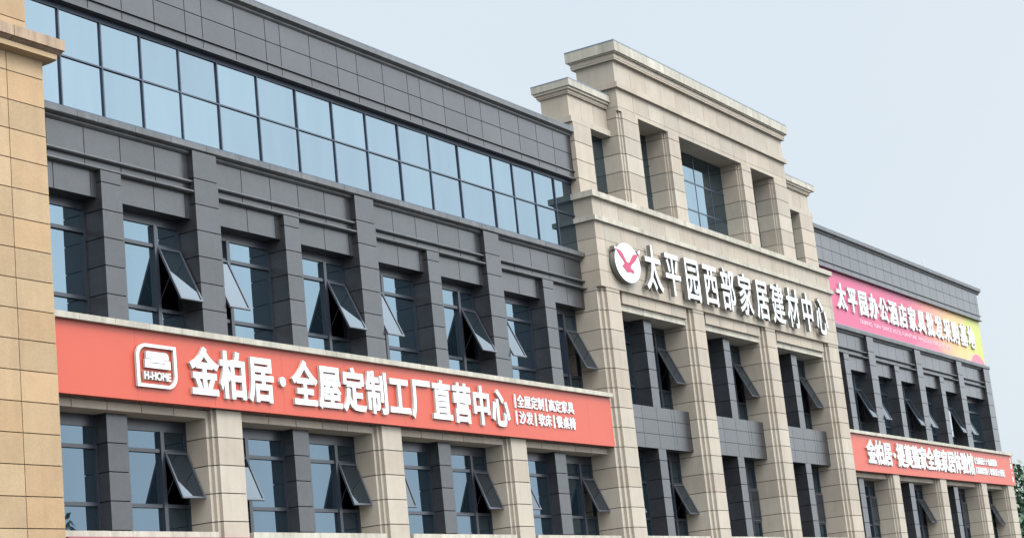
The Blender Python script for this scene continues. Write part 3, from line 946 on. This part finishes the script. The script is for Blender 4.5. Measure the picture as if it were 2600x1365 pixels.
# ---- orange sign of the right wing
S2 = empty('shop_sign', (80.9, -0.50, 7.63))
tag(S2, 'smaller pale orange shop sign with white characters on the far right wing', 'sign')
sign_board(S2, 69.34, 92.36, 7.66, 9.128, -0.50, -0.22, 'orange', [69.34 + 2.44 * i for i in range(1, 9)])
for i, ch in enumerate('金柏居'):
    letter(S2, ch, 0.034, 71.62 + 0.985 * i, 8.43, 0.97, 1.02, -0.575, 0.07, side='side_light')
letter(S2, '·', 0.03, 0, 0, 0, 0, -0.575, 0.07, side='side_light', fit=(74.28, 74.52, 8.30, 8.53))
for i, ch in enumerate('提莫整家全案家居体验馆'):
    letter(S2, ch, 0.034, 75.20 + 0.985 * i, 8.43, 0.97, 1.02, -0.575, 0.07, side='side_light')
for zc, s, xa, xb in ((8.655, '全案设计|全屋整装', 86.25, 89.25), (8.19, '高端定制|软装设计搭配', 86.25, 90.35)):
    mb = MB('white', 'side_light')
    mb.box(85.86, 85.95, -0.54, -0.503, zc - 0.17, zc + 0.17)
    build('divider', mb, S2)
    st = (xb - xa) / (len(s) - 1)
    for i, ch in enumerate(s):
        if ch == '|':
            mb = MB('white', 'side_light')
            mb.box(xa + st * i - 0.04, xa + st * i + 0.04, -0.54, -0.503, zc - 0.15, zc + 0.15)
            build('divider', mb, S2)
        else:
            letter(S2, ch, 0.024, xa + st * i, zc, 0.43, 0.36, -0.54, 0.035, side='side_light')
for i, ch in enumerate('全案一馆'):
    letter(S2, ch, 0.02, 91.98, 8.92 - 0.33 * i, 0.26, 0.30, -0.515, 0.012, side='white')

# ---- printed banner over the glass band of the right wing
S3 = empty('banner', (80.5, -0.05, 13.87))
tag(S3, 'pink to yellow printed banner with white characters high on the right wing', 'banner')
bn = MB('banner', 'line')
bn.box(69.27, 91.97, -0.03, 0.012, 13.86, 16.13)
bn.box(69.3, 91.9, -0.05, -0.031, 13.85, 13.885, 1)
build('sign_board', bn, S3)
for i, ch in enumerate('太平园办公酒店家具批发采购基地'):
    letter(S3, ch, 0.030, 71.98 + 1.287 * i, 15.085, 1.10, 1.17, -0.115, 0.08, side='side_light')
xa = 73.98
words = 'TAIPING YUAN OFFICE HOTEL FURNITURE WHOLESALE PURCHASE BASE'.split()
tot = sum(len(w) for w in words) + (len(words) - 1) * 0.7
u = (86.55 - xa) / tot
for w in words:
    letter(S3, w, 0.0, 0, 0, 0, 0, -0.045, 0.012, face='pale_pink', side='pale_pink', fit=(xa, xa + u * len(w) * 0.97, 14.17, 14.355), name='caption')
    xa += u * (len(w) + 0.7)

# ---- shop boards along the ground floor, just at the lower edge of the picture
for nm, x0, x1, mat, lab in (('maroon', 25.9, 31.46, 'maroon', 'maroon shop board below the lowest ledge beside the tan building'),
                             ('olive', 31.5, 45.3, 'olive', 'pale olive shop board below the lowest ledge of the left wing'),
                             ('dark', 45.34, 49.1, 'dark_red', 'dark red shop board below the lowest ledge next to the tower')):
    s = MB(mat, 'alu')
    s.box(x0, x1, -0.52, -0.40, 3.95, 4.815, 0)
    s.box(x0 + 0.02, x1 - 0.02, -0.40, -0.385, 3.97, 4.80, 1)
    tag(build('shop_board', s), lab, 'sign', 'shop boards along the ground floor')

# ---- lightning rod on the right roof
lr = MB('steel')
lr.bar((86.2, 0.6, 17.58), (86.2, 0.6, 18.75), 0.018, 5)
lr.box(86.1, 86.3, 0.5, 0.7, 17.60, 17.64)
tag(build('lightning_rod', lr), 'thin metal rod standing on the roof of the right wing', 'rod')

# ---------------------------------------------------------------- trees
def leaf_mat(name, a, b):
    mt, nt, bs = new_mat(name)
    geo = nt.nodes.new('ShaderNodeNewGeometry')
    mx = nt.nodes.new('ShaderNodeMix')
    mx.data_type = 'RGBA'
    nt.links.new(geo.outputs['Random Per Island'], mx.inputs[0])
    mx.inputs[6].default_value = (*a, 1)
    mx.inputs[7].default_value = (*b, 1)
    nt.links.new(mx.outputs[2], bs.inputs['Base Color'])
    bs.inputs['Roughness'].default_value = 0.45
    return mt
M_['leaf'] = leaf_mat('green_leaf', (0.018, 0.045, 0.022), (0.05, 0.10, 0.045))
M_['bark'] = plain('bark', (0.10, 0.08, 0.06), 0.9, var=0.3, scale=9)

def tree(x, y, h, r, clumps, per, size, label, zlow=2.2):
    T = empty('broadleaf_tree', (x, y, 0))
    tag(T, label, 'tree')
    tr = MB('bark')
    tr.bar((x, y, 0), (x + 0.1, y, h * 0.45), 0.28, 9, 0, 0.17)
    crown = MB('leaf')
    cz = (h + zlow) / 2
    hz = (h - zlow) / 2
    for i in range(clumps):
        for _ in range(60):
            p = Vector((random.uniform(-1, 1), random.uniform(-1, 1), random.uniform(-1, 1)))
            if 0.35 < p.length < 1.0: break
        c = Vector((x + p.x * r, y + p.y * r, cz + p.z * hz))
        if i % 3 == 0:
            tr.bar((x + 0.1, y, h * random.uniform(0.3, 0.45)), tuple(c), 0.07, 5, 0, 0.02)
        cr = random.uniform(0.16, 0.30) * r
        for _ in range(per):
            d = Vector((random.gauss(0, 0.5), random.gauss(0, 0.5), random.gauss(0, 0.38))) * cr
            q = c + d
            n = Vector((random.gauss(0, 1), random.gauss(0, 1), random.gauss(0.4, 1))).normalized()
            a = n.orthogonal().normalized()
            b = n.cross(a)
            s = size * random.uniform(0.6, 1.3)
            crown.quad(tuple(q - a * s), tuple(q - b * s * 0.55), tuple(q + a * s), tuple(q + b * s * 0.55))
    build('trunk', tr, T, origin=(x, y, 0))
    build('crown', crown, T, origin=(x, y, cz))
tree(121.0, 8.0, 10.9, 5.2, 95, 110, 0.24, 'dark green broadleaf tree beyond the far right end of the building')
tree(68.0, -41.5, 11.3, 3.2, 34, 70, 0.26, 'small leafy tree across the road, seen mirrored in the lowest left windows')
